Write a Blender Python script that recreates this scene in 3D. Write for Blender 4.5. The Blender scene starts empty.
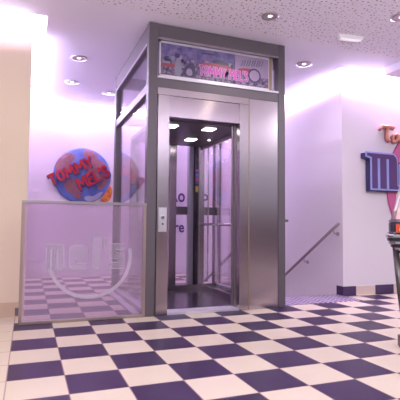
import bpy, bmesh, math, random
from mathutils import Vector, Matrix
from mathutils.geometry import tessellate_polygon
random.seed(7)
sc = bpy.context.scene
COL = sc.collection

# ---------------------------------------------------------------- camera
F_PX = 444.081
cam_d = bpy.data.cameras.new('camera'); cam = bpy.data.objects.new('camera', cam_d); COL.objects.link(cam)
cam_d.sensor_width = 36.0; cam_d.lens = F_PX / 400 * 36.0; cam_d.clip_start = .05; cam_d.clip_end = 60
RT = Vector((0.93249597, -0.36106936, 0.00895421)); UP = Vector((-0.0294057, -0.05118712, 0.99825607)); FW = Vector((0.35998135, 0.93113307, 0.05834928))
M3 = Matrix((RT, UP, -FW)).transposed()
cam.matrix_world = Matrix.Translation((0.09250731, -4.59331372, 0.93256667)) @ M3.to_4x4()
sc.camera = cam

# ---------------------------------------------------------------- world, exposure
w = bpy.data.worlds.new('World'); sc.world = w; w.use_nodes = True
bg = w.node_tree.nodes['Background']; bg.inputs[0].default_value = (.76, .76, .86, 1); bg.inputs[1].default_value = 0.55
sc.view_settings.view_transform = 'Standard'; sc.view_settings.look = 'None'
sc.view_settings.exposure = 0.0; sc.view_settings.gamma = 1.0; sc.view_settings.use_curve_mapping = False
COVE = 320.0                      # radiance of the LED strips in the coves
COVE_RGB = (1.0, .66, 1.0)
FILL_RGB = (1.0, .97, .84)       # warm tint of the fill lamps added out of view

def area(name, loc, size, power, rgb, rot=(0, 0, 0)):
    l = bpy.data.lights.new(name, 'AREA'); l.shape = 'RECTANGLE'; l.size, l.size_y = size; l.energy = power; l.color = rgb
    o = bpy.data.objects.new(name, l); COL.objects.link(o); o.location = loc; o.rotation_euler = rot
    return o
area('room_fill', (-.6, -4.4, 3.05), (1.2, .3), 55, FILL_RGB)  # unseen fill lamp, added for room light and steel reflections
area('room_fill', (5.6, -3.4, 3.05), (1.2, .4), 85, (.95, .92, 1.0))  # second added fill, outside the view on the right
area('shop_linear_light', (3.05, -2.9, 3.06), (.03, 1.6), 1.5, (1.0, .90, .70), (0, 0, math.radians(15.6)))
area('room_fill', (-.4, -1.7, 3.05), (.6, .6), 22, FILL_RGB)  # small added fill above the left foreground
LILAC = (.95, .69, 1.0)
# area fills added in the open ceiling slots to boost the cove light
area('cove_fill', (2.1, 3.62, 3.30), (3.7, .18), 22, LILAC)
area('cove_fill', (.15, 2.05, 3.30), (.08, 2.7), 17, LILAC)
area('cove_fill', (4.065, 2.05, 3.30), (.08, 3.2), 32, LILAC)
area('cove_fill', (6.0, .33, 3.30), (4.0, .08), 95, (.92, .68, 1.0))
# slim fill lights added at the wall tops to brighten the ceiling boards
VIO = (.76, .70, 1.0)
def edge_fill(x0, y0, x1, y1, nx, ny, power, w=.03, z=3.075, rgb=VIO, tilt=35):
    l = bpy.data.lights.new('ceiling_edge_fill', 'AREA'); l.shape = 'RECTANGLE'; L = math.hypot(x1 - x0, y1 - y0); l.size, l.size_y = L, w; l.energy = power; l.color = rgb
    o = bpy.data.objects.new('ceiling_edge_fill', l); COL.objects.link(o)
    t = math.radians(tilt); n = Vector((nx * math.cos(t), ny * math.cos(t), math.sin(t))); ax = Vector((x1 - x0, y1 - y0, 0)).normalized()
    # light emits along its local -Z, so local Z = -n
    zz = -n; yy = zz.cross(ax)
    o.matrix_world = Matrix.Translation(((x0 + x1) / 2, (y0 + y1) / 2, z)) @ Matrix((ax, yy, zz)).transposed().to_4x4()
edge_fill(-3.9, .325, .07, .325, 0, -1, 30)
edge_fill(.095, .72, .095, 3.7, 1, 0, 72)
edge_fill(.12, 3.755, 4.1, 3.755, 0, -1, 56)
edge_fill(4.115, .45, 4.115, 3.7, -1, 0, 24)
edge_fill(4.14, .37, 8.8, .37, 0, -1, 50)
area('ceiling_fill', (1.5, -6.0, 1.5), (6.0, 1.2), 430, (.93, .92, 1.0), (math.pi, 0, 0))  # unseen upward fill, added to lift the ceiling brightness
def spot(loc, power, rgb, r=.05, ang=150):
    l = bpy.data.lights.new('downlight_beam', 'SPOT'); l.energy = power; l.color = rgb; l.shadow_soft_size = .02; l.spot_size = math.radians(ang); l.spot_blend = 1
    o = bpy.data.objects.new('downlight_beam', l); COL.objects.link(o); o.location = loc
for x, y in ((.65, 1.26), (.656, 2.30), (1.15, 2.65)): spot((x, y, 3.075), 13, (.92, .76, 1.0))
for x, y in ((3.463, .325), ): spot((x, y, 3.075), 45, (.92, .76, 1.0))
spot((2.358, -.69, 3.075), 40, (1.0, .94, .92)); spot((3.62, -1.18, 3.075), 50, (.98, .92, .98))

# ---------------------------------------------------------------- materials
def mat(name, rgb, rough=.5, metal=0.0, spec=.5, emit=None, es=1.0):
    m = bpy.data.materials.new(name); m.use_nodes = True
    b = m.node_tree.nodes['Principled BSDF']
    b.inputs['Base Color'].default_value = (*rgb, 1); b.inputs['Roughness'].default_value = rough
    b.inputs['Metallic'].default_value = metal; b.inputs['Specular IOR Level'].default_value = spec
    if emit: b.inputs['Emission Color'].default_value = (*emit, 1); b.inputs['Emission Strength'].default_value = es
    return m
def nd(m, t, **kw):
    n = m.node_tree.nodes.new(t)
    for k, v in kw.items(): setattr(n, k, v)
    return n
def lk(m, a, b): m.node_tree.links.new(a, b)
def bsdf(m): return m.node_tree.nodes['Principled BSDF']
def math_n(m, op, a, b=None, c=None):
    n = nd(m, 'ShaderNodeMath', operation=op)
    for i, v in enumerate((a, b, c)):
        if v is None: continue
        if isinstance(v, (int, float)): n.inputs[i].default_value = v
        else: lk(m, v, n.inputs[i])
    return n.outputs[0]
def mixc(m, fac, a, b):
    n = nd(m, 'ShaderNodeMix', data_type='RGBA')
    if isinstance(fac, (int, float)): n.inputs[0].default_value = fac
    else: lk(m, fac, n.inputs[0])
    for s, v in ((n.inputs[6], a), (n.inputs[7], b)):
        if isinstance(v, tuple): s.default_value = (*v, 1)
        else: lk(m, v, s)
    return n.outputs[2]
def obj_xyz(m):
    t = nd(m, 'ShaderNodeTexCoord'); s = nd(m, 'ShaderNodeSeparateXYZ'); lk(m, t.outputs['Object'], s.inputs[0])
    return t.outputs['Object'], s.outputs
def paint(name, rgb, rough=.6, bump=.04):
    m = mat(name, rgb, rough, spec=.3)
    co, _ = obj_xyz(m); n = nd(m, 'ShaderNodeTexNoise'); n.inputs['Scale'].default_value = 160; lk(m, co, n.inputs['Vector'])
    b = nd(m, 'ShaderNodeBump'); b.inputs['Strength'].default_value = bump; b.inputs['Distance'].default_value = .002
    lk(m, n.outputs[0], b.inputs['Height']); lk(m, b.outputs[0], bsdf(m).inputs['Normal'])
    return m
def brushed(name, rgb, rough=.3, vertical=True, aniso=.6):
    m = mat(name, rgb, rough, 1.0)
    co, _ = obj_xyz(m); mp = nd(m, 'ShaderNodeMapping'); lk(m, co, mp.inputs[0])
    mp.inputs['Scale'].default_value = (260, 260, 3) if vertical else (3, 3, 260)
    n = nd(m, 'ShaderNodeTexNoise'); n.inputs['Scale'].default_value = 1; n.inputs['Detail'].default_value = 2; lk(m, mp.outputs[0], n.inputs['Vector'])
    r = nd(m, 'ShaderNodeMapRange'); r.inputs[3].default_value = rough - .02; r.inputs[4].default_value = rough + .05; lk(m, n.outputs[0], r.inputs[0]); lk(m, r.outputs[0], bsdf(m).inputs['Roughness'])
    b = nd(m, 'ShaderNodeBump'); b.inputs['Strength'].default_value = .02; b.inputs['Distance'].default_value = .0004
    lk(m, n.outputs[0], b.inputs['Height']); lk(m, b.outputs[0], bsdf(m).inputs['Normal'])
    return m
def glass(name, tint=(.97, .95, .98), refl=1.0, haze=0.0, hazergb=(.9, .85, .95)):
    m = bpy.data.materials.new(name); m.use_nodes = True; nt = m.node_tree; nt.nodes.clear()
    out = nd(m, 'ShaderNodeOutputMaterial'); tr = nd(m, 'ShaderNodeBsdfTransparent'); tr.inputs[0].default_value = (*tint, 1)
    gl = nd(m, 'ShaderNodeBsdfGlossy'); gl.inputs['Roughness'].default_value = .01; gl.inputs[0].default_value = (1, 1, 1, 1)
    fr = nd(m, 'ShaderNodeFresnel'); fr.inputs[0].default_value = 1.45
    mx = nd(m, 'ShaderNodeMixShader'); lk(m, math_n(m, 'MULTIPLY', fr.outputs[0], refl), mx.inputs[0]); lk(m, tr.outputs[0], mx.inputs[1]); lk(m, gl.outputs[0], mx.inputs[2])
    last = mx.outputs[0]
    if haze:
        df = nd(m, 'ShaderNodeBsdfDiffuse'); df.inputs[0].default_value = (*hazergb, 1)
        m2 = nd(m, 'ShaderNodeMixShader'); m2.inputs[0].default_value = haze; lk(m, last, m2.inputs[1]); lk(m, df.outputs[0], m2.inputs[2]); last = m2.outputs[0]
    lk(m, last, out.inputs[0]); return m

WALL = paint('white_wall_paint', (.76, .70, .76))
CREAM = paint('cream_wall_paint', (.80, .66, .53))
CEIL = paint('smooth_ceiling_paint', (.84, .79, .93))
SKIRT = mat('beige_marble', (.62, .47, .36), .35)
STEEL = brushed('brushed_steel', (.49, .43, .46), .22)
STEELD = brushed('brushed_steel_dark', (.50, .45, .49), .30)
FRAME = mat('grey_frame_paint', (.145, .125, .145), .42, .35)
FRAME_D = mat('dark_frame_paint', (.16, .14, .16), .4, .5)
BLACK = mat('black_plastic', (.03, .025, .035), .4)
CHROME = mat('chrome', (.75, .72, .76), .12, 1.0)
ALU = mat('aluminium_sill', (.75, .72, .78), .4, .6)
GLASS = glass('clear_glass', refl=.5)
CGLASS = glass('cabin_glass', refl=.3)
PGLASS = glass('balustrade_glass', (.88, .80, .90), 1.2, .17, (.84, .68, .84))  # diffuse haze stands in for room reflections and a faint film on the pane
CABFLOOR = mat('cabin_rubber_floor', (.055, .040, .065), .22)
CABCEIL = mat('cabin_ceiling_panel', (.10, .085, .10), .35, .3)
ETCH = glass('etched_glass_film', (1, 1, 1), .2, .24, (.74, .66, .80))
LAMP = mat('lamp_white', (.9, .9, .9), emit=(1, .93, .97), es=7)
LAMPW = mat('downlight_bulb', (.9, .9, .9), emit=(1, .90, .80), es=2.5)
STRIP = mat('led_strip_glow', (.9, .9, .9), emit=COVE_RGB, es=COVE)
RING = mat('downlight_ring', (.50, .46, .50), .3, .7)
WHITE = mat('white_plastic', (.82, .80, .84), .4)

# floor: checker of purple and cream tiles, a third of a metre
def floor_mat():
    m = mat('checker_tiles', (.8, .7, .6), .32, spec=.16)
    co, s = obj_xyz(m); T = 1 / 3
    u = math_n(m, 'DIVIDE', s[0], T); v = math_n(m, 'DIVIDE', s[1], T)
    par = math_n(m, 'FLOORED_MODULO', math_n(m, 'ADD', math_n(m, 'FLOOR', u), math_n(m, 'FLOOR', v)), 2)
    left = math_n(m, 'GREATER_THAN', s[0], 0.0)
    dark = math_n(m, 'MULTIPLY', math_n(m, 'GREATER_THAN', par, .5), left)
    n = nd(m, 'ShaderNodeTexNoise'); n.inputs['Scale'].default_value = 5; n.inputs['Detail'].default_value = 4; lk(m, co, n.inputs['Vector'])
    n2 = nd(m, 'ShaderNodeTexWhiteNoise', noise_dimensions='2D'); cx = nd(m, 'ShaderNodeCombineXYZ')
    lk(m, math_n(m, 'FLOOR', u), cx.inputs[0]); lk(m, math_n(m, 'FLOOR', v), cx.inputs[1]); lk(m, cx.outputs[0], n2.inputs['Vector'])
    tv = math_n(m, 'ADD', math_n(m, 'MULTIPLY', n.outputs[0], .5), math_n(m, 'MULTIPLY', n2.outputs[0], .5))
    pale = mixc(m, tv, (.61, .53, .42), (.66, .57, .46))
    purp = mixc(m, tv, (.030, .014, .054), (.038, .018, .066))
    c = mixc(m, dark, pale, purp)
    # grout lines
    def edge(x):
        f = math_n(m, 'FRACT', x); return math_n(m, 'MINIMUM', f, math_n(m, 'SUBTRACT', 1.0, f))
    e = math_n(m, 'MINIMUM', edge(u), edge(v)); g = math_n(m, 'LESS_THAN', e, .011)
    c = mixc(m, math_n(m, 'MULTIPLY', g, .75), c, (.34, .20, .22))
    b = bsdf(m); lk(m, c, b.inputs['Base Color'])
    r = math_n(m, 'ADD', math_n(m, 'MULTIPLY', n.outputs[0], .04), .27); lk(m, math_n(m, 'ADD', r, math_n(m, 'MULTIPLY', g, .4)), b.inputs['Roughness'])
    bm_ = nd(m, 'ShaderNodeBump'); bm_.invert = True; bm_.inputs['Strength'].default_value = .3; bm_.inputs['Distance'].default_value = .002
    lk(m, g, bm_.inputs['Height']); lk(m, bm_.outputs[0], b.inputs['Normal'])
    return m
FLOOR = floor_mat()

def perf_mat():
    m = mat('perforated_ceiling_board', (.72, .64, .66), .7, spec=.2)
    co, s = obj_xyz(m)
    def dots(scale, rad):
        v = nd(m, 'ShaderNodeTexVoronoi', voronoi_dimensions='2D', feature='F1'); v.inputs['Scale'].default_value = scale; v.inputs['Randomness'].default_value = .8
        lk(m, co, v.inputs['Vector']); sp = nd(m, 'ShaderNodeSeparateColor'); lk(m, v.outputs['Color'], sp.inputs[0])
        r = math_n(m, 'MULTIPLY', math_n(m, 'ADD', math_n(m, 'MULTIPLY', sp.outputs[0], .8), .45), rad)
        return math_n(m, 'LESS_THAN', v.outputs['Distance'], r)
    h = dots(19, .175)
    # the board ends in a plain rim
    h = math_n(m, 'MULTIPLY', h, math_n(m, 'LESS_THAN', s[1], -.30))
    c = mixc(m, h, (.84, .79, .90), (.38, .30, .33)); lk(m, c, bsdf(m).inputs['Base Color'])
    return m
PERF = perf_mat()

def tread_mat():
    m = mat('ribbed_tread_metal', (.55, .50, .58), .4, .3)
    co, s = obj_xyz(m)
    a = math_n(m, 'ADD', s[0], s[1]); b = math_n(m, 'SUBTRACT', s[0], s[1])
    br = nd(m, 'ShaderNodeTexBrick'); mp = nd(m, 'ShaderNodeMapping'); mp.inputs['Rotation'].default_value = (0, 0, math.radians(45)); lk(m, co, mp.inputs[0]); lk(m, mp.outputs[0], br.inputs[0])
    br.inputs['Scale'].default_value = 9; br.inputs['Color1'].default_value = (.90, .86, .94, 1); br.inputs['Color2'].default_value = (.90, .86, .94, 1); br.inputs['Mortar'].default_value = (.16, .10, .22, 1)
    br.inputs['Mortar Size'].default_value = .17; br.inputs['Mortar Smooth'].default_value = .1; br.inputs['Brick Width'].default_value = .9; br.inputs['Row Height'].default_value = .5
    lk(m, br.outputs[0], bsdf(m).inputs['Base Color'])
    bp_ = nd(m, 'ShaderNodeBump'); bp_.invert = True; bp_.inputs['Distance'].default_value = .003; lk(m, br.outputs[1], bp_.inputs['Height']); lk(m, bp_.outputs[0], bsdf(m).inputs['Normal'])
    return m
TREAD = tread_mat()

def skirt_mat():
    m = mat('skirting_tiles', (.7, .6, .5), .25)
    co, s = obj_xyz(m)
    par = math_n(m, 'FLOORED_MODULO', math_n(m, 'FLOOR', math_n(m, 'DIVIDE', math_n(m, 'SUBTRACT', s[0], .0), 1 / 3)), 2)
    c = mixc(m, par, (.075, .04, .12), (.72, .58, .52)); lk(m, c, bsdf(m).inputs['Base Color'])
    return m
SKT = skirt_mat()

# ---------------------------------------------------------------- mesh helpers
def new_bm(): return bmesh.new()
def obj(name, bm, m, parent=None, smooth=False, bevel=0):
    me = bpy.data.meshes.new(name); bmesh.ops.recalc_face_normals(bm, faces=bm.faces); bm.to_mesh(me); bm.free()
    for x in (m if isinstance(m, (list, tuple)) else [m]): me.materials.append(x)
    if smooth:
        for p in me.polygons: p.use_smooth = True
    o = bpy.data.objects.new(name, me); COL.objects.link(o)
    if parent: o.parent = parent
    if bevel:
        b = o.modifiers.new('bevel', 'BEVEL'); b.width = bevel; b.segments = 2; b.limit_method = 'ANGLE'; b.harden_normals = False
    return o
def box(bm, x0, y0, z0, x1, y1, z1, mi=0):
    v = [bm.verts.new((x, y, z)) for z in (z0, z1) for x, y in ((x0, y0), (x1, y0), (x1, y1), (x0, y1))]
    for f in ((0, 1, 2, 3), (4, 5, 6, 7), (0, 1, 5, 4), (1, 2, 6, 5), (2, 3, 7, 6), (3, 0, 4, 7)):
        bm.faces.new([v[i] for i in f]).material_index = mi
    return bm
def B(*a): return box(new_bm(), *a)
def tube(bm, pts, r, n=12, cap=True):
    pts = [Vector(p) for p in pts]; rs = r if isinstance(r, (list, tuple)) else [r] * len(pts); rings = []
    ref = None
    for i, p in enumerate(pts):
        d = ((pts[min(i + 1, len(pts) - 1)] - pts[max(i - 1, 0)])).normalized()
        if ref is None: ref = Vector((0, 0, 1)) if abs(d.z) < .9 else Vector((1, 0, 0))
        a = (ref - d * ref.dot(d)).normalized(); ref = a; b = d.cross(a)
        rings.append([bm.verts.new(p + (a * math.cos(t) + b * math.sin(t)) * rs[i]) for t in (2 * math.pi * k / n for k in range(n))])
    for A, C in zip(rings, rings[1:]):
        for k in range(n): bm.faces.new((A[k], A[(k + 1) % n], C[(k + 1) % n], C[k]))
    if cap: bm.faces.new(rings[0]); bm.faces.new(rings[-1])
    return bm
def lathe(bm, prof, c, n=28, axis='z', mi=0):
    c = Vector(c); rings = []
    for r, h in prof:
        ring = []
        for k in range(n):
            t = 2 * math.pi * k / n; u, v = r * math.cos(t), r * math.sin(t)
            ring.append(bm.verts.new(c + (Vector((u, v, h)) if axis == 'z' else Vector((u, h, v)))))
        rings.append(ring)
    for A, C in zip(rings, rings[1:]):
        for k in range(n): bm.faces.new((A[k], A[(k + 1) % n], C[(k + 1) % n], C[k])).material_index = mi
    for R in (rings[0], rings[-1]):
        bm.faces.new(R).material_index = mi
    return bm
def prism(bm, pts, y0, y1, fn=None, mi=0):
    """outline in (x,z), extruded along y"""
    fn = fn or (lambda u, y, v: (u, y, v))
    a = [bm.verts.new(fn(u, y0, v)) for u, v in pts]; b = [bm.verts.new(fn(u, y1, v)) for u, v in pts]; n = len(pts)
    tris = tessellate_polygon([[Vector((u, v, 0)) for u, v in pts]])
    fs = [bm.faces.new([L[i] for i in t]) for L in (a, b) for t in tris] + [bm.faces.new((a[i], a[(i + 1) % n], b[(i + 1) % n], b[i])) for i in range(n)]
    for f in fs: f.material_index = mi
    return bm
def chaikin(pts, n=2, closed=True):
    for _ in range(n):
        q = []; L = len(pts)
        for i in range(L if closed else L - 1):
            a, b = pts[i], pts[(i + 1) % L]
            q += [tuple(.75 * a[k] + .25 * b[k] for k in range(len(a))), tuple(.25 * a[k] + .75 * b[k] for k in range(len(a)))]
        pts = q if closed else [pts[0]] + q + [pts[-1]]
    return pts
def text(bm, s, W, H, ox, oz, y, depth=.01, ang=0.0, off=0.0, mi=0, shear=0.0):
    """lettering on a plane facing -y: lower left at (ox, oz), W wide, H high; faces stand depth out towards -y"""
    cu = bpy.data.curves.new('t', 'FONT'); cu.body = s; cu.extrude = .05; cu.offset = off; cu.shear = shear
    to = bpy.data.objects.new('t', cu); COL.objects.link(to); bpy.context.view_layer.update()
    me = bpy.data.meshes.new_from_object(to.evaluated_get(bpy.context.evaluated_depsgraph_get()))
    bpy.data.objects.remove(to); bpy.data.curves.remove(cu)
    xs = [v.co.x for v in me.vertices]; ys = [v.co.y for v in me.vertices]; zs = [v.co.z for v in me.vertices]
    x0, x1, y0, y1, z0, z1 = min(xs), max(xs), min(ys), max(ys), min(zs), max(zs)
    ca, sa = math.cos(ang), math.sin(ang); vs = []
    for v in me.vertices:
        u = (v.co.x - x0) / (x1 - x0) * W; h = (v.co.y - y0) / (y1 - y0) * H; t = (v.co.z - z0) / (z1 - z0)
        vs.append(bm.verts.new((ox + u * ca - h * sa, y - depth * t, oz + u * sa + h * ca)))
    for p in me.polygons:
        try: bm.faces.new([vs[i] for i in p.vertices]).material_index = mi
        except ValueError: pass
    bpy.data.meshes.remove(me); return bm
def stroke_glyph(ch):
    arc = lambda cx, cy, rx, ry, a0, a1, n=10: [(cx + rx * math.cos(math.radians(a0 + (a1 - a0) * k / n)), cy + ry * math.sin(math.radians(a0 + (a1 - a0) * k / n))) for k in range(n + 1)]
    return {'T': (.8, [[(0, 1), (.8, 1)], [(.4, 1), (.4, 0)]]), 'O': (.85, [arc(.425, .5, .40, .5, 0, 360, 20)]), 'M': (1.25, [[(0, 0), (.10, 1), (.625, .38), (1.15, 1), (1.25, 0)]]),
            'Y': (.8, [[(0, 1), (.4, .48), (.8, 1)], [(.4, .48), (.4, 0)]]), 'E': (.65, [[(.65, 1), (0, 1), (0, 0), (.65, 0)], [(0, .52), (.55, .52)]]), 'L': (.6, [[(0, 1), (0, 0), (.6, 0)]]),
            "'": (.08, [[(.08, 1.05), (0, .78)]]), 'S': (.65, [arc(.33, .76, .31, .25, 25, 270, 10)[:-1] + arc(.33, .26, .32, .26, 90, -155, 10)]), ' ': (.35, [])}[ch]
def strokes(bm, ch, W, H, ox, oz, y, depth, wd, ang=0.0):
    ca, sa = math.cos(ang), math.sin(ang); gw, ls = stroke_glyph(ch)
    P2 = lambda u, v: (ox + u * ca - v * sa, oz + u * sa + v * ca)
    for l in ls:
        q = [(a / gw * W, b * H) for a, b in l]
        for i in range(len(q) - 1):
            p0, p1 = Vector(q[i]), Vector(q[i + 1]); d = (p1 - p0).normalized(); n = Vector((-d.y, d.x)) * wd / 2; e = d * wd * (.28 if len(q) > 8 else .40)
            yy = y - depth - (i % 7) * .0004
            pts = [P2(*v) for v in (p0 - e + n, p1 + e + n, p1 + e - n, p0 - e - n)]
            a = [bm.verts.new((u, yy, v)) for u, v in pts]; b = [bm.verts.new((u, y, v)) for u, v in pts]
            bm.faces.new(a); bm.faces.new(b)
            for k in range(4): bm.faces.new((a[k], a[(k + 1) % 4], b[(k + 1) % 4], b[k]))
    return bm
def word(s, W, H, ox, oz, ang, gap=.40):
    """yields (letter, width, x, z) for each letter of a line of lettering"""
    tot = sum(stroke_glyph(c)[0] for c in s) + gap * (len(s) - 1); k = W / tot; u = 0
    for c in s:
        gw = stroke_glyph(c)[0]
        if c != ' ': yield c, gw * k, ox + u * math.cos(ang), oz + u * math.sin(ang)
        u += (gw + gap) * k
def tag(o, label, cat, group=None):
    o['label'] = label; o['category'] = cat
    if group: o['group'] = group
    return o
def thing(name, label, cat, loc=(0, 0, 0), group=None):
    o = bpy.data.objects.new(name, None); COL.objects.link(o); o.location = loc; o.empty_display_size = .1
    return tag(o, label, cat, group)
def struct(name, bm, m, **k):
    o = obj(name, bm, m, **k); o['kind'] = 'structure'; return o
def local(o, root):      # keep world-space vertices although the root stands elsewhere
    o.matrix_parent_inverse = Matrix.Translation(-root.location); return o

# ---------------------------------------------------------------- the room
CZ = 3.1
bm = new_bm()
for r in ((-4, -8, 9, .0), (-4, 0, 2.93, .53), (4.13, 0, 9, .4), (.06, .53, 2.93, 3.77), (-4, .53, .06, .7)):
    box(bm, r[0], r[1], -.25, r[2], r[3], 0)
box(bm, 2.93, 0, -.25, 4.13, .53, -.012)
struct('floor', bm, FLOOR)
tp = obj('tread_plate', B(2.93, 0.0, -.011, 4.125, .525, .004), TREAD)
tag(tp, 'pale studded metal plate on the floor at the head of the stairs', 'floor plate')
bm = new_bm()
for k in range(11):
    box(bm, 2.93, .53 + k * .27, -.18 * (k + 1) - .2, 4.13, .80 + k * .27, -.18 * (k + 1))
struct('floor_stairs', bm, mat('stair_stone', (.5, .4, .36), .5))
# ceiling with its cut-back edges; boards are 2 cm thick and the coves run above them
bm = new_bm(); box(bm, -4, -8, CZ, 9, -.26, CZ + .02)
struct('ceiling', bm, PERF)
bm = new_bm()
box(bm, -4, -.26, CZ, 9, .20, CZ + .02); box(bm, .22, .20, CZ, 9, .26, CZ + .02)
box(bm, .22, .26, CZ, 4.0, 3.45, CZ + .02)
struct('ceiling_smooth', bm, CEIL)
struct('ceiling_upper', B(-4, -8, 3.42, 9, 4.0, 3.5), CEIL)
# soffit dropping below the ceiling on the right
struct('ceiling_soffit', B(4.54, -3.0, 2.995, 9, .03, CZ - .002), CEIL)
struct('wall_pillar', B(-4, .34, 0, .08, .7, 3.42), CREAM)
struct('wall_left', B(-.1, .7, 0, .08, 3.77, 3.42), WALL)
struct('wall_back', B(-.1, 3.77, -2.6, 4.3, 3.92, 3.42), WALL)
struct('wall_stairs', B(4.13, .40, -2.6, 4.28, 3.77, 3.42), WALL)
struct('wall_right', B(4.28, .40, 0, 9, .55, 3.42), WALL)
bm = new_bm(); box(bm, -4, .322, 0, .045, .34, .145)
struct('baseboard_left', bm, SKIRT)
struct('baseboard_right', B(4.118, .385, 0, 9, .40, .125), SKT)
bm = B(4.118, .40, 0, 4.13, .53, .125)
struct('baseboard_stairs', bm, SKT)
struct('wall_reflection_card', B(-2.5, -7.9, 0, 9, -7.75, 1.45), mat('dark_reflection_card', (.10, .05, .06), .5))  # unseen low wall, added as a dark band for the steel to reflect

# LED strips lying in the coves on top of the ceiling boards
def strip(x0, y0, x1, y1, z, label):
    o = thing('led_strip', label, 'light', (x0, y0, 3.12), 'LED strips in the ceiling coves')
    local(obj('profile', B(x0, y0, 3.1195, x1, y1, z - .001), ALU, o), o); local(obj('led_tape', B(x0, y0, z, x1, y1, z + .016), STRIP, o), o)
    return tag(o, label, 'light', 'LED strips in the ceiling coves')
strip(-3.9, .150, .18, .165, 3.20, 'glowing lilac LED strip in the cove above the cream pillar')
strip(.255, .35, .27, 3.40, 3.20, 'glowing lilac LED strip in the cove along the left wall')
strip(.3, 3.30, 3.9, 3.315, 3.20, 'glowing lilac LED strip in the cove above the globe wall')
strip(3.95, .36, 3.965, 3.40, 3.20, 'glowing lilac LED strip in the cove above the stair handrail wall')
strip(4.05, .21, 8.9, .225, 3.20, 'glowing lilac LED strip in the cove above the purple letter wall')

# ---------------------------------------------------------------- the lift
X0, X1, Y0, Y1, ZT = 1.234, 2.898, -.108, 1.862, 3.094
lift = thing('elevator', 'glass and grey metal passenger elevator with an open door and steel front', 'elevator', (X0, Y0, 0))
def part(name, bm, m, parent=None, **k):
    o = obj(name, bm, m, parent or lift, **k)
    if parent is None: local(o, lift)
    return o
P = .10
for x, y in ((X0, Y0), (X1 - .09, Y0), (X0, Y1 - P), (X1 - P, Y1 - P)):
    pw = .09 if (x > X0 and y == Y0) else P
    bm = new_bm(); box(bm, x, y, 0.002, x + pw, y + P, ZT)
    part('post', bm, FRAME, bevel=.004)
# thin edge joints on the front posts
for z0, z1, nm in ((2.94, ZT, 'top_beam'), (2.40, 2.52, 'middle_beam')):
    part(nm, B(X0 + P, Y0 + .006, z0, X1 - .09, Y0 + .09, z1), FRAME, bevel=.004)
    part(nm, B(X0 + P, Y1 - .09, z0, X1 - P, Y1 - .006, z1), FRAME, bevel=.004)
    for xa, xb in ((X0 + .006, X0 + .09), (X1 - .09, X1 - .006)):
        part(nm, B(xa, Y0 + P, z0 - .05, xb, Y1 - P, z1 - (.0 if z0 > 2.6 else .07)), FRAME, bevel=.004)
# horizontal grooves: slim trims on the beams
for xa in (X0 + .002, X1 - .014):
    part('beam_trim', B(xa, Y0 + P, 2.875, xa + .012, Y1 - P, 2.90), STEELD)
part('beam_trim', B(X0 + P, Y0 - .004, 2.925, X1 - .09, Y0 + .006, 2.945), STEEL)
part('beam_trim', B(X0 + P, Y0 - .004, 2.505, X1 - .09, Y0 + .006, 2.525), ALU)
# lower sills of the glazed sides
for xa, xb in ((X0 + .01, X0 + .08), (X1 - .08, X1 - .01)):
    part('sill', B(xa, Y0 + P, .002, xb, Y1 - P, .05), ALU, bevel=.003)
part('sill', B(X0 + P, Y1 - .08, .002, X1 - P, Y1 - .02, .05), FRAME)
part('guide_track', B(X0 - .10, Y0 + .12, .002, X0 - .02, Y1 - .1, .02), ALU)
# shaft glazing
for xg in (X0 + .04, X1 - .05):
    part('side_glass', B(xg, Y0 + P, .05, xg + .008, Y1 - P, 2.35), GLASS)
    part('upper_side_glass', B(xg, Y0 + P, 2.45, xg + .008, Y1 - P, 2.89), GLASS)
part('rear_glass', B(X0 + P, Y1 - .05, .05, X1 - P, Y1 - .042, 2.40), GLASS)
part('upper_rear_glass', B(X0 + P, Y1 - .05, 2.52, X1 - P, Y1 - .042, 2.94), GLASS)

# header sign between the two front beams
signbox = part('sign_frame', new_bm(), ALU)
bm = new_bm()
sx0, sx1, sz0, sz1, sy = 1.355, 2.745, 2.535, 2.925, Y0 + .03
box(bm, sx0, sy, sz0, sx1, sy + .02, sz0 + .02); box(bm, sx0, sy, sz1 - .02, sx1, sy + .02, sz1); box(bm, sx0, sy, sz0, sx0 + .018, sy + .02, sz1); box(bm, sx1 - .05, sy, sz0, sx1, sy + .02, sz1)
bm.to_mesh(signbox.data)
brass_shade = mat('brass_trim_and_shadow', (.34, .25, .17), .4, .6)
part('end_trim', B(2.70, sy - .004, sz0, 2.735, sy, sz1), brass_shade, signbox)
SKY = mat('print_sky', (.30, .26, .50), .4); SAND = mat('print_sand', (.34, .26, .36), .4); RED = mat('print_red', (.32, .07, .10), .4)
DKP = mat('print_dark', (.07, .055, .13), .4); MAG = mat('print_magenta', (.62, .10, .46), .4); PALEP = mat('print_pale', (.55, .45, .66), .4); GREYP = mat('print_grey', (.26, .24, .34), .4)
PM = [SKY, SAND, RED, DKP, MAG, PALEP, GREYP]
def noisy_print(name, a, b, sc_=26):
    m = mat(name, a, .35); co, _ = obj_xyz(m); n = nd(m, 'ShaderNodeTexNoise'); n.inputs['Scale'].default_value = sc_; n.inputs['Detail'].default_value = 5; lk(m, co, n.inputs['Vector'])
    r = nd(m, 'ShaderNodeMapRange'); r.inputs[1].default_value = .38; r.inputs[2].default_value = .62; lk(m, n.outputs[0], r.inputs[0])
    lk(m, mixc(m, r.outputs[0], a, b), bsdf(m).inputs['Base Color']); return m
PM[0] = noisy_print('print_sky_mottled', (.10, .08, .24), (.22, .17, .36), 14)
PM[1] = noisy_print('print_ground_mottled', (.05, .035, .09), (.28, .20, .32), 30)
PM[5] = mat('print_pale_mauve', (.34, .25, .40), .4)
fy = sy + .012
def pbox(bm, x0, z0, x1, z1, mi, t=.002): box(bm, x0, fy - t, z0, x1, fy, z1, mi)
ps = [(1.372, 1.792), (1.80, 2.255), (2.263, 2.697)]
zb, zt = 2.552, 2.908
panels = []
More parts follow.
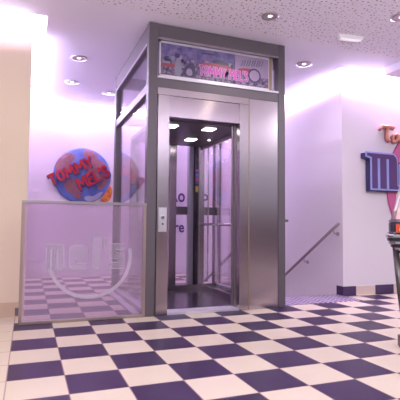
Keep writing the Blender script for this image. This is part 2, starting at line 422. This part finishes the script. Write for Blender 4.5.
for i, (a, b) in enumerate(ps):
    bm = new_bm(); box(bm, a, fy, zb, b, fy + .006, zt, 0 if i < 2 else 5)
    rs = random.Random(i)
    if i < 2:
        pbox(bm, a, zb, b, zb + .19, 1)
        for k in range(26):       # crowd, palms and cars of the street scene
            x = rs.uniform(a + .01, b - .03); z = rs.uniform(zb + .01, zb + .2); s = rs.uniform(.01, .035)
            pbox(bm, x, z, min(x + s * 1.5, b - .003), z + s * rs.uniform(.6, 2), rs.choice((3, 3, 5, 6, 6)), .003)
    if i == 0:
        pbox(bm, a + .01, zb + .10, a + .16, zb + .135, 2, .004); pbox(bm, a + .02, zb + .135, a + .11, zb + .16, 6, .004)
        prism(bm, [(a + .19 + .030 * math.cos(t) , zb + .235 + .026 * math.sin(t)) for t in [k * .5236 for k in range(12)]], fy - .005, fy, mi=3)
        prism(bm, chaikin([(a + .15, zb + .01), (a + .25, zb + .01), (a + .23, zb + .21), (a + .17, zb + .21)]), fy - .004, fy, mi=6)
        prism(bm, chaikin([(a + .25, zb + .02), (a + .40, zb + .02), (a + .40, zb + .17), (a + .33, zb + .18), (a + .26, zb + .10)]), fy - .004, fy, mi=3)
        prism(bm, chaikin([(a + .29, zb + .03), (a + .37, zb + .03), (a + .36, zb + .11), (a + .30, zb + .11)]), fy - .005, fy, mi=5)
        pbox(bm, a + .19, zt - .05, a + .24, zt - .035, 3)
    if i == 1:
        prism(bm, chaikin([(a + .0, zb + .15), (a + .44, zb + .13), (a + .44, zb + .19), (a + .30, zb + .22), (a + .02, zb + .20)], 1), fy - .004, fy, mi=2)
        prism(bm, chaikin([(a + .14, zb + .215), (a + .40, zb + .20), (a + .34, zb + .255), (a + .22, zb + .265)]), fy - .005, fy, mi=3)
        pbox(bm, a + .05, zt - .055, a + .20, zt - .04, 3)
    if i == 2:
        pbox(bm, a, zb, b, zb + .12, 1)
        prism(bm, chaikin([(a + .02, zb + .20), (a + .22, zb + .22), (a + .26, zb + .16), (a + .10, zb + .11), (a + .02, zb + .13)]), fy - .003, fy, mi=2)
        prism(bm, [(a + .245 + .085 * math.cos(t), zb + .135 + .085 * math.sin(t)) for t in [k * .2618 for k in range(24)]], fy - .004, fy, mi=3)
        prism(bm, [(a + .245 + .065 * math.cos(t), zb + .135 + .065 * math.sin(t)) for t in [k * .2618 for k in range(24)]], fy - .006, fy, mi=5)
        for k in range(9):        # the striped awning-like wing
            x = a + .05 + k * .033; z = zb + .225 + .004 * k
            prism(bm, [(x, z), (x + .018, z), (x + .045, z + .075), (x + .024, z + .085)], fy - .004, fy, mi=(6 if k % 2 else 5))
            prism(bm, [(x + .018, z), (x + .024, z), (x + .050, z + .07), (x + .045, z + .075)], fy - .0045, fy, mi=3)
        for k in range(5): pbox(bm, a + .08 + k * .055, zb + .02 + .006 * (k % 2), a + .12 + k * .055, zb + .045, 3 if k % 2 else 6, .003)
    panels.append(part('sign_picture', bm, PM, signbox))
for c, cw, cx_, cz_ in word("TOMMY MEL'S", .59, .10, 1.825, 2.612, 0, .36):
    L = part('sign_letter', strokes(new_bm(), c, cw, .10, cx_, cz_, fy - .006, .004, .0165), MAG, signbox)
for c, cw, cx_, cz_ in word("TOMMY MEL'S", .59, .10, 1.825, 2.612, 0, .36):
    part('sign_letter_outline', strokes(new_bm(), c, cw, .10, cx_, cz_, fy - .004, .002, .028), PALEP, signbox)

# steel door surround
HSTEEL = brushed('brushed_header', (.50, .43, .48), .13, False)
part('door_header', B(1.335, Y0 - .004, 2.325, 2.415, Y0 + .08, 2.40), STEEL, bevel=.002)
part('door_header_panel', B(1.47, Y0 + .012, 2.10, 2.31, Y0 + .05, 2.325), HSTEEL)
part('jamb', B(1.345, Y0, .002, 1.47, Y0 + .10, 2.325), STEEL, bevel=.002)
part('jamb', B(2.305, Y0, .002, 2.415, Y0 + .10, 2.325), STEEL, bevel=.002)
part('edge_shadow', B(2.415, Y0 + .004, .002, 2.43, Y0 + .02, 2.40), brass_shade)  # brown strip paints the shadow line between jamb and side panel
part('side_panel', B(2.43, Y0 + .012, .002, X1 - .09, Y0 + .04, 2.40), brushed('brushed_panel', (.56, .49, .54), .20))
LEAF = brushed('door_leaf_steel', (.38, .33, .36), .42)
# folded telescopic door leaves standing in the right reveal
for k, (x, y) in enumerate(((2.290, Y0 + .105), (2.275, Y0 + .135))):
    part('door_leaf', B(x, y, .03, x + .22, y + .022, 2.10), LEAF, bevel=.002)
part('door_leaf', B(1.35, Y0 + .105, .03, 1.475, Y0 + .127, 2.10), STEELD)
part('door_track', B(1.35, Y0 + .05, 2.10, 2.45, Y0 + .17, 2.16), BLACK)
part('door_sill', B(1.47, Y0 + .002, .002, 2.305, Y0 + .19, .025), ALU)
cp = part('call_panel', B(1.362, Y0 - .012, .868, 1.45, Y0, 1.122), brushed('call_plate', (.85, .83, .88), .3), bevel=.003)
cp['label'] = 'pale rectangular call plate'
bm = lathe(new_bm(), [(.024, 0), (.024, -.006), (.014, -.009)], (1.406, Y0 - .012, 1.02), 20, 'y'); part('call_button', bm, CHROME, cp)
bm = lathe(new_bm(), [(.012, 0), (.012, -.004)], (1.406, Y0 - .012, .95), 16, 'y'); part('key_switch', bm, FRAME_D, cp)

part('side_stud', tube(new_bm(), [(X1 - .001, Y0 + .06, 1.005), (X1 + .07, Y0 + .06, 1.005)], .016, 10), FRAME_D)
# cabin
part('cabin_floor', B(1.40, .09, .004, 2.50, 1.50, .024), CABFLOOR)
cc = part('cabin_ceiling', B(1.40, .09, 2.10, 2.50, 1.50, 2.16), CABCEIL)
for x, y in ((1.63, .34), (2.10, .32), (1.63, 1.04), (2.12, 1.02)):
    part('ceiling_lamp', B(x - .065, y - .075, 2.094, x + .065, y + .075, 2.101), LAMP, cc)
bm = lathe(new_bm(), [(.016, 2.101), (.016, 2.094)], (2.36, .95, 0), 16); part('ceiling_sensor', bm, LAMP, cc)
for a, b in ((1.40, 1.50), (1.965, 2.07), (2.425, 2.50)):
    part('cabin_post', B(a, 1.46, .024, b, 1.52, 2.10), STEEL, bevel=.003)
part('kick_plate', B(1.50, 1.475, .024, 2.425, 1.51, .085), STEEL)
part('kick_plate', B(2.47, .20, .024, 2.505, 1.46, .085), STEEL)
part('kick_plate', B(1.40, .20, .024, 1.43, 1.46, .085), STEEL)
part('cabin_rear_glass', B(1.50, 1.49, .085, 2.425, 1.497, 2.10), CGLASS)
part('cabin_side_glass', B(2.488, .20, .085, 2.494, 1.46, 2.08), CGLASS)
part('cabin_side_glass', B(1.412, .20, .085, 1.418, 1.46, 2.08), CGLASS)
part('top_rail', B(2.47, .20, 2.06, 2.505, 1.46, 2.10), STEELD)
part('cabin_handrail', tube(new_bm(), [(2.43, .26, .955), (2.43, 1.42, .955)], .017, 14), CHROME, smooth=True)
for y in (.32, 1.36):
    part('handrail_bracket', tube(new_bm(), [(2.43, y, .955), (2.488, y, .955)], .01, 10), CHROME, smooth=True)
# control column seen on the left rear of the cabin
bm = new_bm()
part('control_strip', B(1.50, 1.40, 1.0, 1.56, 1.46, 1.6), STEELD)
# mast and guide rails behind the cabin
part('guide_rail', B(2.335, 1.66, .05, 2.405, 1.76, 2.95), mat('guide_grey', (.50, .50, .56), .4, .3), bevel=.004)
mast = part('machine_mast', B(2.41, 1.62, .05, 2.49, 1.78, 2.95), BLACK, bevel=.004)
for (z0, z1, c) in ((1.56, 1.60, (.12, .10, .55)), (1.60, 1.66, (.6, .10, .25)), (1.67, 1.72, (.16, .25, .65)), (1.44, 1.53, (.65, .48, .08)), (1.74, 1.78, (.5, .12, .45))):
    part('warning_sticker', B(2.42, 1.612, z0, 2.47, 1.62, z1), mat('sticker', c, .4), mast)
part('cross_bracket', B(2.13, 1.73, 1.10, 2.335, 1.79, 1.22), FRAME_D)
part('cross_bracket', B(2.49, 1.73, 1.10, 2.80, 1.79, 1.22), FRAME_D)
part('guide_rail', B(2.70, 1.45, .05, 2.735, 1.52, 2.95), CHROME, bevel=.003)
part('drive_chain', tube(new_bm(), [(2.66, 1.70, .1), (2.66, 1.70, 2.9)], .012, 8), CHROME)

# ---------------------------------------------------------------- glass balustrade in front of the void, left of the lift
bal = thing('glass_balustrade', 'framed glass guard panel with etched lettering between cream pillar and elevator', 'balustrade', (.05, Y0 - .02, 0))
def bp_(name, bm, m, parent=None, **k): return local(obj(name, bm, m, bal, **k), bal) if parent is None else obj(name, bm, m, parent, **k)
by = Y0 - .01
BR_ = mat('bronze_frame', (.42, .33, .31), .35, .6)
bp_('frame_stile', B(.035, by, .002, .062, by + .03, 1.16), BR_, bevel=.002)
bp_('frame_stile', B(1.20, by, .002, 1.232, by + .03, 1.16), BR_, bevel=.002)
bp_('top_rail', B(.035, by - .002, 1.135, 1.232, by + .032, 1.162), mat('top_rail_metal', (.45, .40, .42), .3, .8), bevel=.002)
bp_('bottom_rail', B(.062, by, .002, 1.20, by + .03, .03), BR_, bevel=.002)
pane = bp_('glass_pane', B(.062, by + .010, .03, 1.20, by + .020, 1.135), PGLASS)
pane['label'] = 'tinted glass pane'
ey = by + .010
def ring_arc(bm, cx, cz, r0, r1, a0, a1, y0, y1, n=48, mi=0, sx=1.0):
    A = [math.radians(a0 + (a1 - a0) * k / n) for k in range(n + 1)]
    out = [(cx + r1 * sx * math.cos(t), cz + r1 * math.sin(t)) for t in A] + [(cx + r0 * sx * math.cos(t), cz + r0 * math.sin(t)) for t in reversed(A)]
    return prism(bm, out, y0, y1, mi=mi)
E2 = glass('etched_edge_film', (1, 1, 1), .2, .50, (.80, .72, .84))
mz0, mz1 = 1.468, 1.985       # the same lettering stands in thick purple on the right wall
m_out = [(4.47, mz1), (4.47, mz1 - .055), (4.555, mz1 - .075), (4.555, mz0), (4.675, mz0), (4.675, mz1 - .09), (4.70, mz1 - .09), (4.70, mz0), (4.835, mz0), (4.835, mz1 - .09), (4.86, mz1 - .09),
         (4.86, mz0), (5.075, mz0), (5.075, mz0 + .05), (5.03, mz0 + .07), (5.03, mz1 - .10), (5.01, mz1 - .04), (4.96, mz1)]
e_out = [(5.10, mz0), (5.07, mz0 + .06), (5.07, mz0 + .36), (5.12, mz0 + .42), (5.30, mz0 + .42), (5.36, mz0 + .36), (5.36, mz0 + .17), (5.19, mz0 + .17), (5.19, mz0 + .10), (5.36, mz0 + .10), (5.36, mz0)]
l_out = [(5.40, mz0), (5.40, mz1 + .05), (5.52, mz1 + .05), (5.52, mz0)]
ap_out = [(5.56, mz1 + .02), (5.64, mz1 + .02), (5.62, mz1 - .12), (5.58, mz1 - .12)]
s_out = [(5.58, mz0), (5.58, mz0 + .10), (5.74, mz0 + .10), (5.74, mz0 + .15), (5.58, mz0 + .17), (5.58, mz0 + .40), (5.86, mz0 + .40), (5.86, mz0 + .31), (5.70, mz0 + .31), (5.70, mz0 + .26), (5.86, mz0 + .24), (5.86, mz0)]
def fit(pl, x0, x1, z0, z1):
    us = [p[0] for p in pl]; vs = [p[1] for p in pl]
    return [(x0 + (u - min(us)) / (max(us) - min(us)) * (x1 - x0), z0 + (v - min(vs)) / (max(vs) - min(vs)) * (z1 - z0)) for u, v in pl]
for nm, pl in (('etched_letter_m', fit(m_out, .235, .44, .50, .745)), ('etched_letter_e', fit(e_out, .475, .645, .50, .735)), ('etched_letter_l', fit(l_out + [], .69, .775, .50, .82)),
               ('etched_apostrophe', fit(ap_out, .80, .84, .70, .80)), ('etched_letter_s', fit(s_out, .86, 1.01, .50, .745))):
    L = bp_(nm, prism(new_bm(), pl, ey - .0012, ey), ETCH, pane)
    bp_('etched_outline', tube(new_bm(), [(a, ey - .003, b) for a, b in pl + pl[:2]], .0042, 6), E2, L)
bm = new_bm(); ring_arc(bm, .68, .62, .375, .41, 196, 372, ey - .0012, ey, 60)
bp_('etched_arc', bm, glass('etched_arc_film', (1, 1, 1), .2, .42, (.80, .72, .84)), pane)
bp_('wall_clip', B(.005, by + .002, .09, .035, by + .028, .16), FRAME_D)

# ---------------------------------------------------------------- globe sign on the back wall
GX, GZ, GR, GY = 1.005, 1.83, .515, 3.765
def globe_mat():
    m = mat('painted_ocean', (.16, .25, .62), .4); co, _ = obj_xyz(m); n = nd(m, 'ShaderNodeTexNoise'); n.inputs['Scale'].default_value = 5; n.inputs['Detail'].default_value = 4; lk(m, co, n.inputs['Vector'])
    lk(m, mixc(m, n.outputs[0], (.035, .06, .28), (.15, .21, .52)), bsdf(m).inputs['Base Color']); return m
gl = thing('globe_sign', 'round blue globe sign with red lettering on the lilac back wall', 'sign', (GX, GY, GZ - GR))
def gp(name, bm, m, parent=None, **k): return local(obj(name, bm, m, gl, **k), gl) if parent is None else obj(name, bm, m, parent, **k)
BUL = .07
def gy(u, v):
    q = min(1, ((u - GX) ** 2 + (v - GZ) ** 2) / GR ** 2); return GY - .02 - BUL * math.sqrt(max(0, 1 - q))
bm = new_bm(); prof = [(GR, 0), (GR, -.02)] + [(GR * math.sin(t), -.02 - BUL * math.cos(t)) for t in [math.pi / 2 - k * math.pi / 2 / 10 for k in range(1, 10)]] + [(.004, -.02 - BUL)]
lathe(bm, prof, (GX, GY, GZ), 56, 'y')
globe = gp('globe', bm, globe_mat(), smooth=True)
LAND = mat('painted_land', (.42, .20, .24), .45); n_ = None
def land_mat():
    m = mat('painted_land_mottled', (.45, .2, .2), .45); co, _ = obj_xyz(m); n = nd(m, 'ShaderNodeTexNoise'); n.inputs['Scale'].default_value = 12; lk(m, co, n.inputs['Vector'])
    lk(m, mixc(m, n.outputs[0], (.17, .05, .08), (.34, .15, .18)), bsdf(m).inputs['Base Color']); return m
LANDM = land_mat()
def z6(px, py):   # a point measured on the zoomed sign: 5.714 px zoom, wall scale
    return (.489 + (px / 5.714 + 45 - 53) * (1.031 / 57.7), 1.83 - (py / 5.714 + 145 - 176.3) / 53.5)
def patch(bm, pts, lift=.004):
    """a relief patch that follows the dome"""
    pts = chaikin([z6(*p) for p in pts], 2)
    pts = [(GX + (u - GX) * min(1, .985 * GR / max(1e-6, math.hypot(u - GX, v - GZ))), GZ + (v - GZ) * min(1, .985 * GR / max(1e-6, math.hypot(u - GX, v - GZ)))) for u, v in pts]
    start = len(bm.verts); n = len(pts)
    vs = [bm.verts.new((u, 0, v)) for u, v in pts]; f = bm.faces.new(vs)
    r = bmesh.ops.triangulate(bm, faces=[f])
    es = list({e for fc in r['faces'] for e in fc.edges}); bmesh.ops.subdivide_edges(bm, edges=es, cuts=3, use_grid_fill=True)
    bm.verts.ensure_lookup_table()
    for v in bm.verts[start:] if False else list(bm.verts):
        v.co.y = gy(v.co.x, v.co.z) - lift
    bmesh.ops.recalc_face_normals(bm, faces=bm.faces)
    return bm
for pts in ([(52, 95), (95, 62), (140, 50), (165, 72), (160, 95), (130, 118), (135, 150), (110, 160), (92, 180), (70, 160), (48, 135)],
            [(112, 205), (150, 195), (182, 212), (178, 240), (196, 262), (205, 300), (195, 315), (165, 300), (150, 280), (118, 268), (106, 240)],
            [(212, 100), (240, 78), (278, 70), (310, 90), (345, 110), (372, 160), (368, 200), (330, 240), (305, 262), (292, 230), (262, 205), (225, 160)],
            [(205, 40), (240, 28), (290, 55), (300, 72), (255, 72), (215, 78)]):
    gp('continent', patch(new_bm(), pts), LANDM, globe)
gp('cloud', patch(new_bm(), [(215, 300), (245, 288), (270, 296), (300, 272), (330, 262), (322, 285), (285, 318), (235, 322)], .003), mat('painted_cloud', (.42, .40, .60), .5), globe)
fpts = chaikin([z6(*p) for p in ((310, 335), (330, 290), (352, 245), (368, 222), (380, 240), (388, 262), (380, 290), (372, 310), (350, 325), (335, 335))], 2)
gp('flame', prism(new_bm(), fpts, GY - .022, GY), noisy_print('painted_flame', (.42, .05, .03), (.80, .30, .04), 12))
REDL = mat('red_letters', (.42, .005, .025), .35); NAVY = mat('navy_letter_back', (.055, .05, .20), .4)
ang = math.radians(29)
for s_, W, H, ox, oz in (("TOMMY", .80, .165, .475, 1.64), ("MEL'S", .585, .185, .965, 1.575)):
    for c, cw, cx_, cz_ in word(s_, W, H, ox, oz, ang):
        L = gp('sign_letter', strokes(new_bm(), c, cw, H, cx_, cz_, GY - .115, .02, .040, ang), REDL)
        gp('letter_backing', strokes(new_bm(), c, cw, H, cx_ + .014, cz_ - .018, GY - .10, .014, .062, ang), NAVY, L).matrix_parent_inverse = Matrix.Identity(4)
gp('mounting_stem', B(.56, GY - .105, 1.70, .60, GY - .0, 1.74), NAVY)

# fragments of dark lettering on the back wall seen through the lift
VIN = mat('dark_purple_vinyl', (.10, .03, .16), .5)
wl = thing('wall_lettering', 'dark purple vinyl letters on the back wall seen through the elevator glass', 'lettering', (2.7, 3.765, .8))
for t_, W_, H_, x_, z_ in (("Ro", .30, .26, 2.70, 1.40), ("re", .20, .15, 2.79, .80), ("o", .11, .14, 3.38, 1.44)):
    local(obj('letter', text(new_bm(), t_, W_, H_, x_, z_, 3.768, .006, off=.02), VIN, wl), wl)

# ---------------------------------------------------------------- big sign on the right wall
MY = .395
ms = thing('diner_sign', 'large round pink wall sign with thick purple letters at the right edge', 'sign', (5.9, MY, .5))
def mp_(name, bm, m, parent=None, **k): return local(obj(name, bm, m, ms, **k), ms) if parent is None else obj(name, bm, m, parent, **k)
CX, CZ2, CR = 5.90, 1.53, 1.0
bm = new_bm(); lathe(bm, [(CR, 0), (CR, -.03), (.01, -.03)], (CX, MY, CZ2), 72, 'y')
disc = mp_('disc', bm, mat('pink_disc', (.62, .13, .32), .45))
bm = new_bm(); lathe(bm, [(CR - .14, -.03), (CR - .14, -.036), (.01, -.036)], (CX, MY, CZ2), 72, 'y'); mp_('yellow_ring', bm, mat('yellow_ring', (.85, .55, .22), .45), disc)
bm = new_bm(); lathe(bm, [(CR - .165, -.036), (CR - .165, -.040), (.01, -.040)], (CX, MY, CZ2), 72, 'y')
mp_('inner_disc', bm, noisy_print('inner_disc_art', (.80, .50, .34), (.72, .36, .50), 7), disc)
def off_poly(pts, d):
    n = len(pts); out = []; A = sum(pts[i][0] * pts[(i + 1) % n][1] - pts[(i + 1) % n][0] * pts[i][1] for i in range(n)); sg = 1 if A > 0 else -1
    for i in range(n):
        p, q, r = Vector(pts[i - 1]), Vector(pts[i]), Vector(pts[(i + 1) % n])
        e1, e2 = (q - p).normalized(), (r - q).normalized(); n1, n2 = Vector((e1.y, -e1.x)) * sg, Vector((e2.y, -e2.x)) * sg
        b = (n1 + n2); b = b / max(.5, b.length_squared / 2) if b.length > 1e-6 else n1
        out.append((q.x + b.x * d, q.y + b.y * d))
    return out
LB = mat('light_blue_outline', (.38, .42, .82), .4); PU = mat('purple_letter_face', (.11, .05, .19), .35); SH = mat('navy_letter_shadow', (.035, .025, .12), .4)
for nm, pl in (('letter_m', m_out), ('letter_e', e_out), ('letter_l', l_out), ('apostrophe', ap_out), ('letter_s', s_out)):
    bm = prism(new_bm(), [(u - .014, v - .018) for u, v in off_poly(pl, .009)], MY - .075, MY)
    L = mp_(nm, bm, SH)
    bm = prism(new_bm(), off_poly(pl, .010), MY - .088, MY - .075); mp_('letter_outline', bm, LB, L)
    bm = prism(new_bm(), off_poly(pl, -.012), MY - .094, MY - .088); mp_('letter_face', bm, PU, L)
SAL = mat('salmon_script', (.74, .32, .22), .4); SALD = mat('script_backing', (.42, .16, .20), .4)
def script(pts, r=.022, y=MY - .05, closed=False):
    q = chaikin(pts, 3, closed)
    if closed: q = q + q[:1]
    return [(a, y, b) for a, b in q]
lets = {'script_letter_t': [[(4.765, 2.35), (4.79, 2.40), (4.86, 2.385), (4.94, 2.40), (5.02, 2.385)], [(4.90, 2.385), (4.89, 2.28), (4.885, 2.21), (4.93, 2.19)]],
        'script_letter_o': [[(5.06, 2.29), (5.00, 2.27), (4.985, 2.21), (5.03, 2.18), (5.08, 2.21), (5.085, 2.27), (5.06, 2.29)]],
        'script_letter_m': [[(5.10, 2.28), (5.12, 2.19), (5.14, 2.28), (5.18, 2.28), (5.19, 2.19), (5.20, 2.28), (5.24, 2.28), (5.26, 2.19)], ],
        'script_letter_y': [[(5.44, 2.30), (5.46, 2.22), (5.52, 2.24), (5.54, 2.30), (5.52, 2.12), (5.46, 2.06)]]}
for nm, ls in lets.items():
    bm = new_bm(); b2 = new_bm()
    for l in ls:
        tube(bm, script(l), .021, 10); tube(b2, [(x + .004, MY - .02, z - .014) for x, _, z in script(l)], .024, 10)
    L = mp_(nm, bm, SAL, smooth=True); mp_('script_backing', b2, SALD, L, smooth=True)



# ---------------------------------------------------------------- handrails
def rail(name, x, wallx, y0, z0, slope, y1, brs, label):
    r = thing(name, label, 'handrail', (x, y0, 0), 'stair handrails')
    z = lambda y: z0 - slope * (y - y0)
    o = local(obj('rail', tube(new_bm(), [(x, y0, z0), (x, y1, z(y1))], .021, 14), mat('rail_steel', (.30, .24, .27), .35, .7), r, smooth=True), r)
    for y in brs:
        bm = tube(new_bm(), [(x, y, z(y) - .02), (x, y, z(y) - .07), ((x + wallx) / 2, y, z(y) - .085), (wallx, y, z(y) - .085)], .009, 10)
        b = local(obj('bracket', bm, STEELD, r, smooth=True), r)
        obj('rosette', tube(new_bm(), [(wallx - .012 if wallx > x else wallx + .012, y, z(y) - .085), (wallx, y, z(y) - .085)], .03, 16), STEELD, b)
    return r
rail('handrail', 4.06, 4.13, .40, .985, .62, 3.3, (.50, 1.22, 1.95, 2.7), 'dark steel handrail running down the lilac stair wall')
rail('handrail', 3.0, 2.90, .55, 1.03, .50, 3.3, (.75, 1.7), 'steel handrail beside the elevator shaft, seen through the elevator glass')

# ---------------------------------------------------------------- ceiling lights
REFL = mat('reflector_satin', (.55, .48, .55), .45, .4)
def downlight(x, y, label, r=.105, z=CZ):
    d = thing('downlight', label, 'ceiling light', (x, y, z), 'recessed round ceiling downlights')
    bm = new_bm(); prof = [(r * .62, -.004), (r * .70, -.010), (r, -.008), (r, -.001), (r * .62, -.001)]
    rings = []
    for rr, h in prof: rings.append([bm.verts.new((rr * math.cos(t), rr * math.sin(t), h)) for t in [2 * math.pi * k / 32 for k in range(32)]])
    for A, C in zip(rings, rings[1:]):
        for k in range(32): bm.faces.new((A[k], A[(k + 1) % 32], C[(k + 1) % 32], C[k]))
    obj('trim_ring', bm, RING, d, smooth=True)
    bm = new_bm(); lathe(bm, [(r * .63, -.002), (r * .63, -.003)], (0, 0, 0), 28); obj('reflector', bm, REFL, d)
    bm = new_bm(); lathe(bm, [(r * .26, -.003), (r * .22, -.007), (r * .04, -.009)], (0, 0, 0), 20); obj('bulb', bm, LAMPW, d)
    return d
downlight(.65, 1.26, 'round recessed downlight on the left, nearest the camera of the three beside the elevator')
downlight(.656, 2.30, 'middle one of the three small downlights left of the elevator')
downlight(1.273, 2.65, 'farthest small downlight, next to the rear left elevator post')
downlight(2.358, -.69, 'round downlight in the perforated ceiling above the elevator front', .09)
downlight(3.463, .325, 'round downlight in the smooth ceiling right of the elevator')
downlight(3.62, -1.18, 'downlight in the perforated ceiling cut by the right edge')
em = thing('emergency_light', 'flat white rectangular emergency fitting on the perforated ceiling', 'ceiling light', (3.44, -.61, CZ))
a = obj('housing', prism(new_bm(), [(-.16, 0), (-.14, -.045), (.14, -.045), (.16, 0)], -.03, .03), mat('bright_white_plastic', (.93, .92, .95), .35), em, bevel=.003)
b = obj('diffuser', B(-.12, -.024, -.049, .12, .024, -.045), mat('diffuser', (.9, .88, .92), .3, emit=(1, .92, 1), es=.45), em)
em.rotation_euler = (0, 0, math.radians(-8))

# ---------------------------------------------------------------- menu stand at the right edge
st = thing('menu_stand', 'chrome and black retro jukebox-style menu stand on a slim leg at the right edge', 'menu stand', (3.0, -1.97, 0)); st.rotation_euler = (0, 0, math.radians(-35))
S = lambda name, bm, m, parent=None, **k: obj(name, bm, m, parent or st, **k)
S('foot', B(-.20, -.06, 0.0, .20, .06, .085), mat('dark_brown_foot', (.10, .05, .035), .4), bevel=.004)
S('foot_cap', B(-.165, -.068, .006, .17, -.06, .078), mat('cream_foot_plate', (.62, .50, .40), .4))
S('leg', tube(new_bm(), [(-.14, 0, .07), (-.18, .0, .40), (-.215, 0, .78)], [.028, .026, .024], 14), mat('leg_metal', (.13, .12, .12), .3, .8), smooth=True)
S('leg', tube(new_bm(), [(.14, 0, .07), (.18, .0, .40), (.215, 0, .78)], [.028, .026, .024], 14), mat('leg_metal2', (.13, .12, .12), .3, .8), smooth=True)
# ribbed chrome bowl under the lettered band: stacked rounded layers
layers = [(.20, .745), (.226, .765), (.246, .79), (.262, .815), (.272, .84), (.280, .865)]
def rr(hw, hd, z0, z1):
    pts = chaikin([(-hw, -hd), (hw, -hd), (hw, hd), (-hw, hd)], 2)
    bm = new_bm(); a = [bm.verts.new((x, y, z0)) for x, y in pts]; b_ = [bm.verts.new((x, y, z1)) for x, y in pts]; n = len(pts)
    bm.faces.new(a); bm.faces.new(b_)
    for i in range(n): bm.faces.new((a[i], a[(i + 1) % n], b_[(i + 1) % n], b_[i]))
    return bm
for i, (hw, z) in enumerate(layers):
    S('chrome_rib' if i % 2 else 'black_rib', rr(hw, .10 + .012 * i, z - .012, z + .014), CHROME if i % 2 else BLACK, bevel=.004)
S('body', rr(.256, .16, .875, .975), mat('body_black', (.06, .05, .08), .25), bevel=.01)
band = S('lettered_band', B(-.235, -.168, .895, .25, -.155, .960), mat('orange_red_band', (.55, .07, .03), .35, emit=(.9, .12, .03), es=.25))
for k in range(6):
    x = -.205 + k * .075
    S('band_letter', tube(new_bm(), chaikin([(x + .034, -.172, .946), (x + .016, -.172, .952), (x - .004, -.172, .930), (x - .006, -.172, .908), (x + .022, -.172, .908)], 2, False), .006, 6), mat('band_letter_paint', (.85, .55, .42), .4), band)
S('side_grip', rr(.270, .14, .885, .90), CHROME, bevel=.004)
S('shelf', rr(.255, .165, .975, .998), mat('shelf_metal', (.52, .44, .55), .3, .8), bevel=.004)
# arched display leaning back, with slanted chrome sides
fr = [(-.225, 1.0), (-.115, 1.36), (.115, 1.36), (.225, 1.0)]
bm = new_bm()
tube(bm, [(-.245, -.11, .995), (-.222, -.09, 1.08), (-.172, -.05, 1.25), (-.11, -.02, 1.40), (.11, -.02, 1.40), (.172, -.05, 1.25), (.222, -.09, 1.08), (.245, -.11, .995)], .017, 12)
S('display_frame', bm, mat('frame_metal', (.52, .45, .50), .3, .8), smooth=True)
bm = new_bm(); vs = [(-.235, -.11, 1.0), (.235, -.11, 1.0), (.213, -.09, 1.08), (.163, -.05, 1.25), (.105, -.025, 1.39), (-.105, -.025, 1.39), (-.163, -.05, 1.25), (-.213, -.09, 1.08)]
a = [bm.verts.new((x, y - .012, z)) for x, y, z in vs]; b_ = [bm.verts.new((x, y + .012, z)) for x, y, z in vs]; n = len(vs)
bm.faces.new(a); bm.faces.new(b_)
for i in range(n): bm.faces.new((a[i], a[(i + 1) % n], b_[(i + 1) % n], b_[i]))
S('display_panel', bm, noisy_print('menu_art', (.75, .22, .50), (.85, .68, .48), 9))
